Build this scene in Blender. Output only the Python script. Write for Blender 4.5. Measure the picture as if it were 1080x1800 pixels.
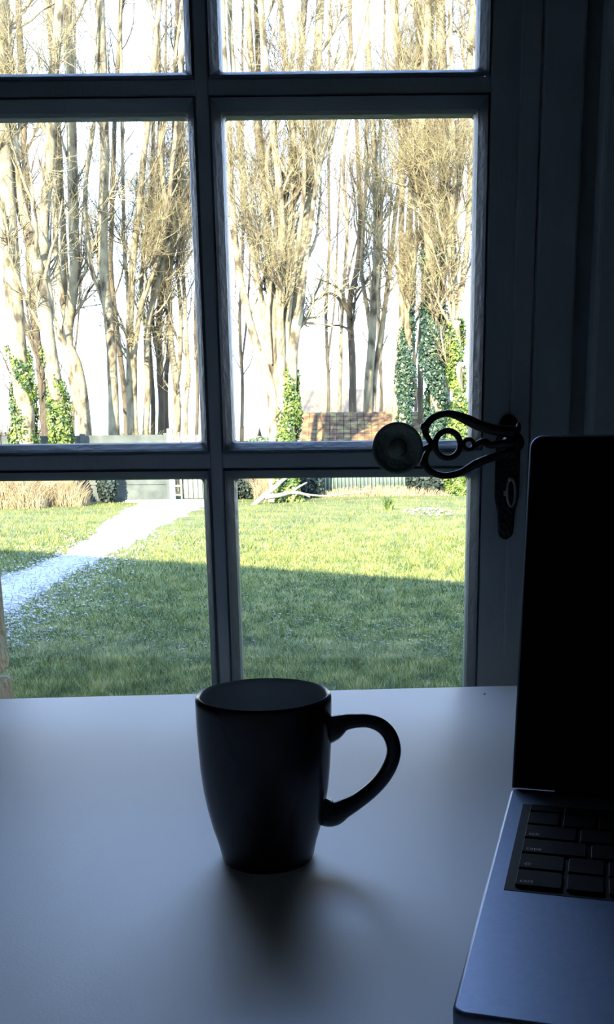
import bpy, bmesh, math, random
import numpy as np
from mathutils import Vector, Matrix
from math import sin, cos, tan, pi, radians, sqrt, atan2

for o in list(bpy.data.objects): bpy.data.objects.remove(o)
S = bpy.context.scene
COL = S.collection
random.seed(7); RNG = np.random.default_rng(11)

# ------------------------------------------------------------------ camera
F, PX, PY = 1700., 600., 1190.            # focal length and optical centre in pixels of the 1080x1800 frame
TH, RO = radians(13.55), radians(.6)
fw = Vector((0, cos(TH), -sin(TH))); rt = Vector((1, 0, 0)); up = rt.cross(fw)
rt2 = rt*cos(RO) - up*sin(RO); up2 = up*cos(RO) + rt*sin(RO)
CAM = Vector((0, 0, 1.0))
cd = bpy.data.cameras.new('camera'); cam = bpy.data.objects.new('camera', cd); COL.objects.link(cam)
M3 = Matrix((rt2, up2, -fw)).transposed()
cam.matrix_world = Matrix.Translation(CAM) @ M3.to_4x4()
cd.sensor_fit = 'VERTICAL'; cd.sensor_height = 36; cd.lens = F/1800*36
cd.shift_x = (540-PX)/1800; cd.shift_y = (PY-900)/1800
cd.clip_start = .02; cd.clip_end = 500
S.camera = cam

# ------------------------------------------------------------------ sky, sun, exposure
S.view_settings.view_transform = 'Standard'; S.view_settings.look = 'None'
S.view_settings.gamma = 1; S.view_settings.use_curve_mapping = False
S.view_settings.exposure = 2.68
W = bpy.data.worlds.new('sky'); S.world = W; W.use_nodes = True
nt = W.node_tree; nt.nodes.clear()
tc = nt.nodes.new('ShaderNodeTexCoord'); sp = nt.nodes.new('ShaderNodeSeparateXYZ')
rp = nt.nodes.new('ShaderNodeValToRGB'); bg = nt.nodes.new('ShaderNodeBackground'); wo = nt.nodes.new('ShaderNodeOutputWorld')
nt.links.new(tc.outputs['Generated'], sp.inputs[0]); nt.links.new(sp.outputs['Z'], rp.inputs[0])
nt.links.new(rp.outputs[0], bg.inputs[0]); nt.links.new(bg.outputs[0], wo.inputs[0])
el = rp.color_ramp.elements
el[0].position = 0; el[0].color = (.72, .80, .92, 1)
el[1].position = 1; el[1].color = (.16, .34, .85, 1)
for p, c in ((.10, (.66, .77, .93)), (.27, (.52, .67, .95)), (.42, (.43, .61, .96)), (.6, (.31, .50, .93))):
    e = el.new(p); e.color = c + (1,)
bg.inputs[1].default_value = 1.25
SUN_AZ, SUN_EL = radians(15), radians(27)
sd = Vector((sin(SUN_AZ)*cos(SUN_EL), cos(SUN_AZ)*cos(SUN_EL), -sin(SUN_EL)))   # direction the light travels
sl = bpy.data.lights.new('sun', 'SUN'); so = bpy.data.objects.new('sun', sl); COL.objects.link(so)
sl.energy = 5.0; sl.color = (1.0, .88, .70); sl.angle = radians(.6)
so.rotation_euler = sd.to_track_quat('-Z', 'Y').to_euler(); so.location = (0, -10, 20)

# ------------------------------------------------------------------ helpers
GZ = -.5                                   # lawn level; the room's floor is z = 0
def ray(x, y): return fw + rt2*((x-PX)/F) - up2*((y-PY)/F)
def at(x, y, Y): d = ray(x, y); return CAM + d*(Y/d.y)           # a photo direction at a real distance Y
def atz(x, y, Z): d = ray(x, y); return CAM + d*((Z-CAM.z)/d.z)
def tag(o, label=None, cat=None, group=None, kind=None):
    if label: o['label'] = label
    if cat: o['category'] = cat
    if group: o['group'] = group
    if kind: o['kind'] = kind
    return o
def thing(name, label, cat, loc=(0, 0, 0), rz=0, group=None):
    o = bpy.data.objects.new(name, None); COL.objects.link(o); o.location = loc; o.rotation_euler = (0, 0, rz)
    o.empty_display_size = .1
    return tag(o, label, cat, group)
def link(name, me, mat=None, parent=None, smooth=False, kind=None):
    o = bpy.data.objects.new(name, me); COL.objects.link(o)
    if mat: me.materials.append(mat)
    if parent: o.parent = parent
    if smooth: me.polygons.foreach_set('use_smooth', [True]*len(me.polygons))
    if kind: o['kind'] = kind
    return o
def fin(name, bm, mat, parent=None, smooth=False, kind=None, recalc=True):
    if recalc: bmesh.ops.recalc_face_normals(bm, faces=bm.faces)
    me = bpy.data.meshes.new(name); bm.to_mesh(me); bm.free()
    return link(name, me, mat, parent, smooth, kind)
def box(bm, a, b, bev=0):
    vs = [bm.verts.new((x, y, z)) for x in (a[0], b[0]) for y in (a[1], b[1]) for z in (a[2], b[2])]
    fs = [bm.faces.new([vs[i] for i in q]) for q in ((0,1,3,2),(4,6,7,5),(0,4,5,1),(2,3,7,6),(0,2,6,4),(1,5,7,3))]
    if bev:
        es = list({e for f in fs for e in f.edges})
        bmesh.ops.bevel(bm, geom=es, offset=bev, segments=2, profile=.5, affect='EDGES')
def boxo(name, a, b, mat, parent=None, bev=0, kind=None):
    bm = bmesh.new(); box(bm, a, b, bev); return fin(name, bm, mat, parent, kind=kind)
def prism_y(bm, pts, y0, y1):              # polygon in x,z extruded along y
    a = [bm.verts.new((x, y0, z)) for x, z in pts]; b = [bm.verts.new((x, y1, z)) for x, z in pts]
    bm.faces.new(a); bm.faces.new(b[::-1]); n = len(pts)
    for i in range(n): bm.faces.new((a[i], b[i], b[(i+1) % n], a[(i+1) % n]))
def lathe(bm, prof, seg=48, axis='Z', c=(0, 0, 0)):
    rings = []
    for r, h in prof:
        if r < 1e-6: r = 1e-5
        ring = []
        for k in range(seg):
            t = 2*pi*k/seg; p = (r*cos(t), r*sin(t), h) if axis == 'Z' else (r*cos(t), -h, r*sin(t))
            ring.append(bm.verts.new((p[0]+c[0], p[1]+c[1], p[2]+c[2])))
        rings.append(ring)
    for a, b in zip(rings, rings[1:]):
        for k in range(seg): bm.faces.new((a[k], a[(k+1) % seg], b[(k+1) % seg], b[k]))
    return rings
def smooth_path(pts, rad, n=6, closed=False):
    P = [Vector(p) for p in pts]; N = len(P); out = []; R = []
    for i in range(N if closed else N-1):
        g = (lambda k: P[k % N]) if closed else (lambda k: P[max(0, min(N-1, k))])
        h = (lambda k: rad[k % N]) if closed else (lambda k: rad[max(0, min(N-1, k))])
        p0, p1, p2, p3 = g(i-1), g(i), g(i+1), g(i+2)
        for s in range(n):
            t = s/n
            out.append(.5*((2*p1)+(p2-p0)*t+(2*p0-5*p1+4*p2-p3)*t*t+(3*p1-p0-3*p2+p3)*t**3))
            R.append(h(i)*(1-t)+h(i+1)*t)
    if not closed: out.append(P[-1]); R.append(rad[-1])
    return out, R
def sweep(bm, pts, rad, seg=12, flat=None, nrm=Vector((0, 1, 0)), closed=False, n=6):
    pts, R = smooth_path(pts, rad, n, closed); N = len(pts); rings = []
    fl = flat if flat else 1.0
    for i, p in enumerate(pts):
        a = pts[(i-1) % N] if closed or i else p; b = pts[(i+1) % N] if closed or i < N-1 else p
        t = (b-a).normalized(); s = t.cross(nrm).normalized(); q = s.cross(t).normalized()
        rings.append([bm.verts.new(p + s*(R[i]*cos(2*pi*k/seg)) + q*(R[i]*fl*sin(2*pi*k/seg))) for k in range(seg)])
    for i in range(N if closed else N-1):
        a, b = rings[i], rings[(i+1) % N]
        for k in range(seg): bm.faces.new((a[k], a[(k+1) % seg], b[(k+1) % seg], b[k]))
    if not closed:
        bm.faces.new(rings[0][::-1]); bm.faces.new(rings[-1])
def rrect(w0, w1, d0, d1, r, n=6):
    out = []
    for cx, cy, a0 in ((w1-r, d1-r, 0), (w0+r, d1-r, 90), (w0+r, d0+r, 180), (w1-r, d0+r, 270)):
        for k in range(n+1):
            a = radians(a0+90*k/n); out.append((cx+r*cos(a), cy+r*sin(a)))
    return out
def slab(bm, w0, w1, d0, d1, r, levels, n=6):        # levels: (z, inset)
    rings = []
    for z, ins in levels:
        rings.append([bm.verts.new((x, y, z)) for x, y in rrect(w0+ins, w1-ins, d0+ins, d1-ins, max(r-ins, .0004), n)])
    for a, b in zip(rings, rings[1:]):
        m = len(a)
        for k in range(m): bm.faces.new((a[k], a[(k+1) % m], b[(k+1) % m], b[k]))
    bm.faces.new(rings[0][::-1]); bm.faces.new(rings[-1])

# fast numpy meshes ------------------------------------------------
def np_mesh(name, V, Fc, k):
    me = bpy.data.meshes.new(name); nf = len(Fc)
    me.vertices.add(len(V)); me.vertices.foreach_set('co', np.asarray(V, np.float32).ravel())
    me.loops.add(nf*k); me.loops.foreach_set('vertex_index', np.asarray(Fc, np.int32).ravel())
    me.polygons.add(nf); me.polygons.foreach_set('loop_start', np.arange(0, nf*k, k, dtype=np.int32))
    me.update(calc_edges=True); me.validate()
    return me
def norm(a): return a/np.maximum(np.linalg.norm(a, axis=-1, keepdims=True), 1e-9)
def tubes(P, R, s):                        # P (M,n,3), R (M,n) -> verts, quads
    M, n, _ = P.shape
    T = norm(np.gradient(P, axis=1))
    ref = np.broadcast_to(np.array([.31, .9, .29]), T.shape)
    A = norm(np.cross(T, ref)); B = np.cross(T, A)
    an = 2*pi*np.arange(s)/s
    V = P[:, :, None]+R[:, :, None, None]*(A[:, :, None]*np.cos(an)[None, None, :, None]+B[:, :, None]*np.sin(an)[None, None, :, None])
    i = np.arange(M)[:, None, None]*(n*s)+np.arange(n-1)[None, :, None]*s
    k = np.arange(s)[None, None, :]; k2 = (k+1) % s
    Q = np.stack(np.broadcast_arrays(i+k, i+k2, i+s+k2, i+s+k), -1).reshape(-1, 4)
    return V.reshape(-1, 3), Q
def merge(parts):
    Vs, Qs, o = [], [], 0
    for V, Q in parts: Vs.append(V); Qs.append(Q+o); o += len(V)
    return np.concatenate(Vs), np.concatenate(Qs)

# ------------------------------------------------------------------ materials
def mat(name, c1, c2=None, rough=.6, scale=8, metal=0, bump=0, bscale=None, detail=4, spec=.5, stretch=None, coords='Object', c3=None, lo=.35, hi=.65, coat=0):
    m = bpy.data.materials.new(name); m.use_nodes = True; t = m.node_tree; b = t.nodes['Principled BSDF']
    b.inputs['Roughness'].default_value = rough; b.inputs['Metallic'].default_value = metal
    b.inputs['Specular IOR Level'].default_value = spec; b.inputs['Coat Weight'].default_value = coat
    co = t.nodes.new('ShaderNodeTexCoord'); mp = t.nodes.new('ShaderNodeMapping'); t.links.new(co.outputs[coords], mp.inputs[0])
    if stretch: mp.inputs['Scale'].default_value = stretch
    b.inputs['Base Color'].default_value = tuple(c1)+(1,)
    if c2:
        n = t.nodes.new('ShaderNodeTexNoise'); n.inputs['Scale'].default_value = scale; n.inputs['Detail'].default_value = detail
        r = t.nodes.new('ShaderNodeValToRGB'); t.links.new(mp.outputs[0], n.inputs[0]); t.links.new(n.outputs[0], r.inputs[0])
        e = r.color_ramp.elements; e[0].position = lo; e[0].color = tuple(c1)+(1,); e[1].position = hi; e[1].color = tuple(c2)+(1,)
        if c3: x = e.new((lo+hi)/2); x.color = tuple(c3)+(1,)
        t.links.new(r.outputs[0], b.inputs['Base Color'])
    if bump:
        n2 = t.nodes.new('ShaderNodeTexNoise'); n2.inputs['Scale'].default_value = bscale or scale*4; n2.inputs['Detail'].default_value = 5
        bp = t.nodes.new('ShaderNodeBump'); bp.inputs['Strength'].default_value = bump; bp.inputs['Distance'].default_value = .02
        t.links.new(mp.outputs[0], n2.inputs[0]); t.links.new(n2.outputs[0], bp.inputs['Height']); t.links.new(bp.outputs[0], b.inputs['Normal'])
    return m
M = {}
M['paint'] = mat('painted wood', (.38, .44, .46), (.46, .52, .54), rough=.38, scale=5, bump=.12, bscale=60, stretch=(1, 1, .3))
M['bead_shade'] = mat('shade-darkened bead paint', (.10, .125, .15), (.14, .17, .20), rough=.45, scale=8, bump=.1, bscale=90)  # frame paint made darker on the beads, shade around the panes in the colour
M['plaster'] = mat('plaster', (.60, .61, .62), (.66, .66, .66), rough=.85, scale=3, bump=.2, bscale=40)
M['floor'] = mat('floor boards', (.10, .07, .05), (.18, .12, .08), rough=.5, scale=6, stretch=(1, .1, 1))
M['table'] = mat('matt laminate', (.84, .84, .87), (.87, .87, .90), rough=.46, scale=2.5, bump=.03, bscale=500, spec=.9)
M['tablemetal'] = mat('table leg steel', (.25, .25, .26), rough=.4, metal=1)
M['mug'] = mat('dark glaze', (.012, .013, .018), (.016, .017, .022), rough=.22, scale=20)
M['mugin'] = mat('grey glaze inside', (.42, .44, .46), (.46, .48, .50), rough=.3, scale=20)
M['alu'] = mat('grey aluminium', (.22, .27, .38), (.24, .29, .40), rough=.42, metal=.85, scale=300, bump=.02, bscale=900)
M['screen'] = mat('black display glass', (.004, .004, .005), rough=.3, spec=.2)
M['key'] = mat('black key plastic', (.005, .005, .006), rough=.6, spec=.08)
M['keyside'] = mat('key legend', (.28, .30, .30), rough=.5)
M['well'] = mat('keyboard well', (.006, .007, .012), rough=.6, spec=.2)
M['rubber'] = mat('rubber', (.01, .01, .01), rough=.8)
M['iron'] = mat('dark cast iron', (.018, .019, .022), (.035, .034, .034), rough=.33, metal=.7, scale=60, bump=.25, bscale=120)
M['brass'] = mat('aged metal disc', (.12, .15, .12), (.17, .20, .16), rough=.5, metal=.5, scale=40, bump=.15, bscale=90)
M['steel'] = mat('worn steel', (.5, .5, .47), (.4, .4, .37), rough=.35, metal=1, scale=80)
M['stone'] = mat('brown sandstone', (.12, .07, .03), (.17, .11, .045), c3=(.11, .085, .033), rough=.9, scale=9, bump=.5, bscale=60)
M['mortar'] = mat('grey mortar', (.12, .12, .12), (.17, .17, .17), rough=.95, scale=20, bump=.4, bscale=90)
M['roof'] = mat('roof tiles', (.22, .12, .08), (.30, .17, .11), rough=.8, scale=6)
M['bark'] = mat('pale bark', (.05, .038, .022), (.25, .215, .135), c3=(.18, .152, .09), rough=.9, scale=5, bump=1, bscale=14, stretch=(1, 1, .45), detail=7, lo=.36, hi=.6)
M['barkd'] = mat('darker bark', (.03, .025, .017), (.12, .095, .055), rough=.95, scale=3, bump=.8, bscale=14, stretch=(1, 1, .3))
M['twig'] = mat('twig bark', (.15, .125, .055), (.35, .31, .155), rough=.8, scale=1.5)
M['twigd'] = mat('brown twig bark', (.08, .06, .035), (.20, .155, .09), rough=.8, scale=1.5)
M['ivy'] = mat('ivy leaves', (.02, .045, .008), (.16, .20, .03), c3=(.07, .11, .015), rough=.45, scale=5)
M['ivy_shaded'] = mat('shaded ivy leaves', (.012, .035, .02), (.05, .09, .04), c3=(.02, .05, .028), rough=.5, scale=5)  # ivy colour darkened for the trunks on the shade side
M['grass'] = mat('lawn', (.05, .065, .012), (.15, .145, .022), c3=(.09, .105, .016), rough=.9, scale=1.2, detail=8, bump=.6, bscale=30, lo=.3, hi=.7)
M['blade'] = mat('grass blades', (.035, .06, .008), (.27, .255, .07), c3=(.11, .135, .02), rough=.6, scale=5.0, detail=8, lo=.3, hi=.7)
M['gravel'] = mat('white gravel', (.25, .225, .21), (.48, .44, .41), rough=.95, scale=28, bump=1, bscale=45, lo=.3, hi=.7)
M['pebble'] = mat('pale pebbles', (.23, .205, .19), (.44, .40, .37), rough=.8, scale=14, lo=.3, hi=.7)
M['litter'] = mat('fallen leaves', (.14, .13, .09), (.30, .28, .22), rough=.9, scale=7)
M['concrete'] = mat('grey green concrete', (.045, .055, .048), (.085, .098, .085), rough=.9, scale=2.5, bump=.3, bscale=30)
M['gate'] = mat('green grey gate paint', (.07, .09, .07), (.10, .12, .095), rough=.6, scale=3)
M['white'] = mat('white paint', (.34, .35, .35), (.42, .42, .41), rough=.6, scale=4)
M['corr'] = mat('pale green corrugated sheet', (.20, .28, .235), (.29, .36, .31), rough=.55, scale=2, metal=.1)
M['shedroof'] = mat('mossy red brown roof', (.07, .035, .018), (.24, .19, .06), c3=(.13, .075, .03), rough=.95, scale=3.5, detail=6, bump=.6, bscale=14)
M['tile'] = mat('pinkish grey tiles', (.13, .10, .065), (.18, .14, .09), rough=.9, scale=2)
M['bush'] = mat('dark shrub leaves', (.010, .018, .016), (.03, .048, .035), rough=.7, scale=5)
M['hedge'] = mat('hedge leaves', (.05, .08, .04), (.11, .13, .07), rough=.8, scale=1)
M['reed'] = mat('dry reeds', (.26, .19, .10), (.46, .37, .20), rough=.8, scale=3)
M['dead'] = mat('bleached dead wood', (.22, .20, .17), (.34, .31, .27), rough=.9, scale=5)
M['tin'] = mat('grey car paint', (.25, .26, .28), rough=.3, metal=.4)
gm = bpy.data.materials.new('window glass'); gm.use_nodes = True; t = gm.node_tree; t.nodes.clear()
a = t.nodes.new('ShaderNodeBsdfTransparent'); b = t.nodes.new('ShaderNodeBsdfGlossy'); mx = t.nodes.new('ShaderNodeMixShader'); fr = t.nodes.new('ShaderNodeFresnel'); out = t.nodes.new('ShaderNodeOutputMaterial')
a.inputs[0].default_value = (.96, .975, .97, 1); b.inputs['Roughness'].default_value = .02; fr.inputs[0].default_value = 1.45
t.links.new(fr.outputs[0], mx.inputs[0]); t.links.new(a.outputs[0], mx.inputs[1]); t.links.new(b.outputs[0], mx.inputs[2]); t.links.new(mx.outputs[0], out.inputs[0])
M['glass'] = gm

# ------------------------------------------------------------------ house shell
def struct(name, a, b, m): return boxo(name, a, b, m, kind='structure')
YI, YO = 1.07, 1.55                        # inner and outer face of the garden wall
OL, OR_, OT = -.582, .29, 2.20              # door opening
RX0, RX1, RY0 = -1.9, 1.7, -2.6
struct('floor', (RX0-.1, RY0-.1, -.12), (RX1+.1, YI-.002, 0), M['floor'])
struct('ceiling', (RX0-.1, RY0-.1, 2.5), (RX1+.1, YI-.002, 2.62), M['plaster'])
struct('wall_left', (RX0-.12, RY0, 0), (RX0, YI-.002, 2.5), M['plaster'])
struct('wall_right', (RX1, RY0, 0), (RX1+.12, YI-.002, 2.5), M['plaster'])
struct('wall_back', (RX0-.1, RY0-.12, 0), (RX1+.1, RY0, 2.5), M['plaster'])
def rz_(x): return 6.61-.28*abs(x+10)      # height of the verge above x
bm = bmesh.new()
prism_y(bm, [(-24, GZ-.3), (OL, GZ-.3), (OL, rz_(OL)-.15), (-10, rz_(-10)-.15), (-24, rz_(-24)-.15)], YI, YO)
prism_y(bm, [(OR_, GZ-.3), (4.8, GZ-.3), (4.8, rz_(4.8)-.15), (OR_, rz_(OR_)-.15)], YI, YO)
prism_y(bm, [(OL, OT), (OR_, OT), (OR_, rz_(OR_)-.15), (OL, rz_(OL)-.15)], YI, YO)
prism_y(bm, [(OL, GZ-.3), (OR_, GZ-.3), (OR_, -.02), (OL, -.02)], YI, YO)
wf = fin('wall_front', bm, M['mortar'], kind='structure')
# sandstone blocks lining both sides of the outer reveal, part of the wall
z = -.02; k = 0
while z < OT-.05:
    h = [.21, .26, .19, .24, .228][k % 5]; h = min(h, OT-z-.002)
    for side in (0, 1):
        x0, x1 = ((OL, OL+.034+.003*random.random()) if side == 0 else (OR_-.034, OR_))
        if k % 2: ys = [(1.155, 1.345), (1.358, YO+.01)]
        else: ys = [(1.155, YO+.012)]
        for y0, y1 in ys:
            boxo('stone_block', (x0, y0, z+.006), (x1, y1, z+h-.006), M['stone'], wf, bev=.004)
    z += h; k += 1
bm = bmesh.new()
prism_y(bm, [(-25, rz_(-25)-.12), (-10, rz_(-10)-.12), (5, rz_(5)-.12), (5, rz_(5)), (-10, rz_(-10)), (-25, rz_(-25))], -6, 1.9)
fin('roof', bm, M['roof'], kind='structure')

# ------------------------------------------------------------------ glazed door
DF, DG, DB = 1.086, 1.112, 1.135           # front face, glass, back of the leaf
xs = [(-.46, -.153), (-.116, .1455)]       # pane columns
row_h = .3275
rows = [(z0, z0+row_h) for z0 in (.2685, .6355, 1.0035, 1.3705, 1.7375)]
door = tag(bpy.data.objects.new('door_1', None), kind='structure'); COL.objects.link(door); door.location = (0, DF, 0)
def dpart(name, a, b, m=M['paint'], bev=.0015):
    o = boxo(name, a, b, m, door, bev); o.location = (0, -DF, 0); return o
B = .012                                   # width of the sloping glazing bead
zt, zb = rows[-1][1]+B, rows[0][0]-B
dpart('stile', (-.545, DF, .01), (xs[0][0]-B, DB, 2.17)); dpart('stile', (xs[1][1]+B, DF, .01), (.208, DB, 2.17))
dpart('top_rail', (xs[0][0]-B, DF+.0004, zt), (xs[1][1]+B, DB, 2.17)); dpart('bottom_rail', (xs[0][0]-B, DF+.0004, .01), (xs[1][1]+B, DB, zb))
dpart('muntin', (xs[0][1]+B, DF+.0006, zb), (xs[1][0]-B, DB, zt))
for (a0, a1), (b0, b1) in zip(rows, rows[1:]):
    for x0, x1 in ((xs[0][0]-B, xs[0][1]+B), (xs[1][0]-B, xs[1][1]+B)):
        dpart('glazing_bar', (x0, DF+.001, a1+B), (x1, DB, b0-B))
for x0, x1 in xs:
    for z0, z1 in rows:
        bm = bmesh.new()
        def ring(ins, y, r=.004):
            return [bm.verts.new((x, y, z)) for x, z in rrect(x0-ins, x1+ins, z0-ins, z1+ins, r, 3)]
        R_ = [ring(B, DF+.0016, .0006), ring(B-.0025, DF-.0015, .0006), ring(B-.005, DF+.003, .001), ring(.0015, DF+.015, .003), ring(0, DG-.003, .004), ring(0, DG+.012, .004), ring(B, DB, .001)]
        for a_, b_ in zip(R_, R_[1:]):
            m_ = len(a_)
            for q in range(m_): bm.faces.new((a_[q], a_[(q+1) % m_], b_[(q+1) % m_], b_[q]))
        o = fin('glazing_bead', bm, M['bead_shade'], door); o.location = (0, -DF, 0)
        o = boxo('pane', (x0-.006, DG, z0-.006), (x1+.006, DG+.003, z1+.006), M['glass'], door); o.location = (0, -DF, 0)
# moulded cover strip on the closing edge, fixed frame and architrave
dpart('cover_strip', (.186, DF-.004, .01), (.207, DF-.0005, 2.17), bev=.0018)
fx = tag(bpy.data.objects.new('trim_1', None), kind='structure'); COL.objects.link(fx)
for nm, a_, b_ in (('jamb', (.2083, 1.080, 0), (.2505, 1.15, 2.24)), ('jamb', (-.60, 1.078, 0), (-.548, 1.15, 2.24)), ('head', (-.548, 1.078, 2.175), (.2105, 1.15, 2.24)),
                   ('rebate', (.2498, 1.095, 0), (.285, 1.148, 2.24)), ('threshold', (-.548, 1.078, -.018), (.2105, 1.15, .006))):
    boxo(nm, a_, b_, M['paint'], fx, bev=.003)
boxo('architrave', (.262, 1.040, 0), (.345, 1.0695, 2.30), M['paint'], fx, bev=.004)
boxo('architrave', (-.69, 1.040, 0), (-.60, 1.0695, 2.30), M['paint'], fx, bev=.004)
boxo('architrave', (-.6, 1.042, 2.24), (.262, 1.0695, 2.30), M['paint'], fx, bev=.004)

# door furniture: the ornate lever, its backplate and the key
YH = 1.035
def H(x, y, Y=YH): return at(x, y, Y)-Vector((0, DF, 0))
hs = bpy.data.objects.new('lever_handle', None); COL.objects.link(hs); hs.parent = door; hs['label'] = 'ornate openwork black iron lever handle with a round end disc'
# centre of the backplate
c = at(892, 840, 1.08)
bm = bmesh.new()
ptop, pbot = at(892, 728, 1.08).z, at(892, 948, 1.08).z; pxm = c.x; hw = .0135
prof = []
for k in range(13):
    a_ = pi*k/12; prof.append((pxm+hw*.8*cos(a_), ptop-.014+.014*sin(a_)))
prof += [(pxm-hw, ptop-.03), (pxm-hw, c.z-.02), (pxm-hw*.72, pbot+.03)]
for k in range(13):
    a_ = pi+pi*k/12; prof.append((pxm+hw*.62*cos(a_), pbot+.010+.010*sin(a_)))
prof += [(pxm+hw*.72, pbot+.03), (pxm+hw, c.z-.02), (pxm+hw, ptop-.03)]
prism_y(bm, [(x, z_) for x, z_ in prof], DF-.0085-DF, -.0042)
o = fin('backplate', bm, M['iron'], hs); mb = o.modifiers.new('b', 'BEVEL'); mb.width = .0015; mb.segments = 2; mb.limit_method = 'ANGLE'
bm = bmesh.new()
hub = H(906, 778)
lathe(bm, [(.0, .052), (.006, .0515), (.0095, .049), (.0112, .044), (.0112, .034), (.0085, .030), (.0085, .012), (.013, .009), (.0135, .004)], 32, 'Y', (hub.x, 0, hub.z))
fin('hub', bm, M['iron'], hs, True)
s = YH/1700*1.03
def wire(name, pts, rad, closed=False, flat=.9, dy=0, n=6):
    bm = bmesh.new(); sweep(bm, [H(x, y)+Vector((0, dy, 0)) for x, y in pts], [r*s for r in rad], 12, flat, closed=closed, n=n)
    return fin(name, bm, M['iron'], hs, True)
wire('upper_scroll', [(751, 768), (748, 757), (752, 744), (764, 733), (783, 727), (800, 729), (822, 738), (846, 749), (872, 756), (905, 760)], [5, 6, 6.5, 6, 5.5, 6.5, 8.5, 9, 8.5, 10])
wire('lower_scroll', [(762, 781), (751, 796), (747, 811), (754, 826), (770, 834), (788, 836), (812, 830), (836, 816), (860, 806), (884, 799), (905, 795)], [4, 4.5, 6, 6, 5.5, 5.5, 6, 7, 7, 7, 9])
wire('heart_ring', [(787+22*cos(a_), 781+24*sin(a_)) for a_ in np.linspace(0, 2*pi, 13)[:-1]], [5]*12, True, dy=-.002, n=4)
wire('heart_point', [(751, 766), (756, 775), (764, 781), (768, 786)], [4.5, 5, 5, 4])
wire('small_ring', [(824+9*cos(a_), 781+9*sin(a_)) for a_ in np.linspace(0, 2*pi, 11)[:-1]], [3.6]*10, True, dy=-.002, n=3)
wire('middle_scroll', [(810, 780), (814, 776)], [3, 3]); wire('middle_scroll', [(833, 785), (842, 779), (852, 777), (862, 782), (876, 781), (905, 779)], [4, 5, 7, 6, 6.5, 9])
wire('inner_scroll', [(738, 793), (748, 787), (758, 783)], [4, 4, 4.5])
for x, y in ((746, 750), (746, 815)):
    bm = bmesh.new(); p_ = H(x, y); bmesh.ops.create_icosphere(bm, subdivisions=3, radius=7*s, matrix=Matrix.Translation(p_)); fin('bud', bm, M['iron'], hs, True)
bm = bmesh.new(); p_ = H(912, 752); bmesh.ops.create_icosphere(bm, subdivisions=3, radius=9*s, matrix=Matrix.Translation(p_) @ Matrix.Scale(.5, 4, (1, 0, 0))); fin('bud', bm, M['iron'], hs, True)
bm = bmesh.new(); p_ = H(699, 788)
R0 = 42.5*s
lathe(bm, [(0, -.004), (R0*.8, -.004), (R0*.97, -.0015), (R0, .0015), (R0*.985, .0042), (R0*.93, .0052), (R0*.86, .0042), (R0*.62, .0018), (R0*.42, .001), (R0*.36, .0016), (R0*.33, .0036), (R0*.24, .0052), (R0*.1, .0058), (0, .0058)], 56, 'Y', (p_.x, p_.y, p_.z))
o = fin('end_disc', bm, M['brass'], hs, True); o['label'] = 'round dished end disc with a raised boss'
key = thing('key', 'small old steel key hanging in the door lock plate under the lever handle', 'key', at(896, 852, 1.07))
bm = bmesh.new(); kc = at(896, 852, 1.07)
sweep(bm, [at(899+7*cos(a_)*1.0, 866+24*sin(a_), 1.062)-kc for a_ in np.linspace(0, 2*pi, 13)[:-1]], [.0014]*12, 8, closed=True, n=4)
fin('bow', bm, M['steel'], key, True)
bm = bmesh.new(); sweep(bm, [at(897, 843, 1.058)-kc, at(897, 843, 1.068)-kc, at(897, 843, 1.0765)-kc], [.0026, .0026, .0026], 12, nrm=Vector((0, 0, 1))); fin('shank', bm, M['steel'], key, True)
bm = bmesh.new(); box(bm, at(886, 872, 1.064)-kc, at(893, 862, 1.067)-kc, .0005); fin('collar', bm, M['steel'], key)

# ------------------------------------------------------------------ table
ta = atan2(.991-.958, .183+.35)
tbl = thing('table', 'pale grey matt table standing against the glazed door under the mug', 'table', (-.05, .977, 0), ta)
bm = bmesh.new(); slab(bm, -.95, .85, -.80, 0, .006, [(.725, .0015), (.7265, 0), (.7485, 0), (.75, .0015)]); fin('tabletop', bm, M['table'], tbl)
for x in (-.88, .78):
    for y in (-.74, -.06): boxo('leg', (x-.022, y-.022, 0), (x+.022, y+.022, .725), M['tablemetal'], tbl, bev=.003)
for y in (-.74, -.06): boxo('apron', (-.858, y-.01, .665), (.758, y+.01, .7248), M['tablemetal'], tbl, bev=.002)
crumb = atz(852, 1221, .75)
bm = bmesh.new(); bmesh.ops.create_icosphere(bm, subdivisions=2, radius=.0012, matrix=Matrix.Translation((0, 0, .0008)) @ Matrix.Scale(.6, 4, (0, 0, 1)))
o = fin('crumb', bm, M['white'], None, True); o.location = crumb; tag(o, 'tiny pale crumb on the far edge of the table near the laptop', 'crumb')

# ------------------------------------------------------------------ mug
MC = Vector((-.0468, .5625, .75))
mug = thing('mug', 'tall dark mug with rounded sides standing on the pale table', 'mug', MC)
bm = bmesh.new()
outer = [(0, .003), (.0245, .003), (.0255, 0), (.0275, 0), (.0288, .0025), (.0305, .011), (.0337, .022), (.0363, .034), (.0383, .046), (.0396, .060), (.0404, .075), (.0408, .09), (.0409, .0985), (.0408, .1025), (.0402, .1042), (.0392, .1048)]
lathe(bm, outer, 96); fin('body', bm, M['mug'], mug, True)
bm = bmesh.new()
lathe(bm, [(.0392, .1048), (.0382, .1042), (.0376, .102), (.0374, .094), (.0370, .075), (.0360, .055), (.0335, .036), (.0300, .02), (.026, .010), (.02, .0068), (0, .006)], 96)
o = fin('inner_glaze', bm, M['mugin'], mug, True); o['label'] = 'grey glazed inside'
def zc(x, y): return at(320+x/2.571, 1160+y/2.571, MC.y)-MC
bm = bmesh.new()
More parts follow.
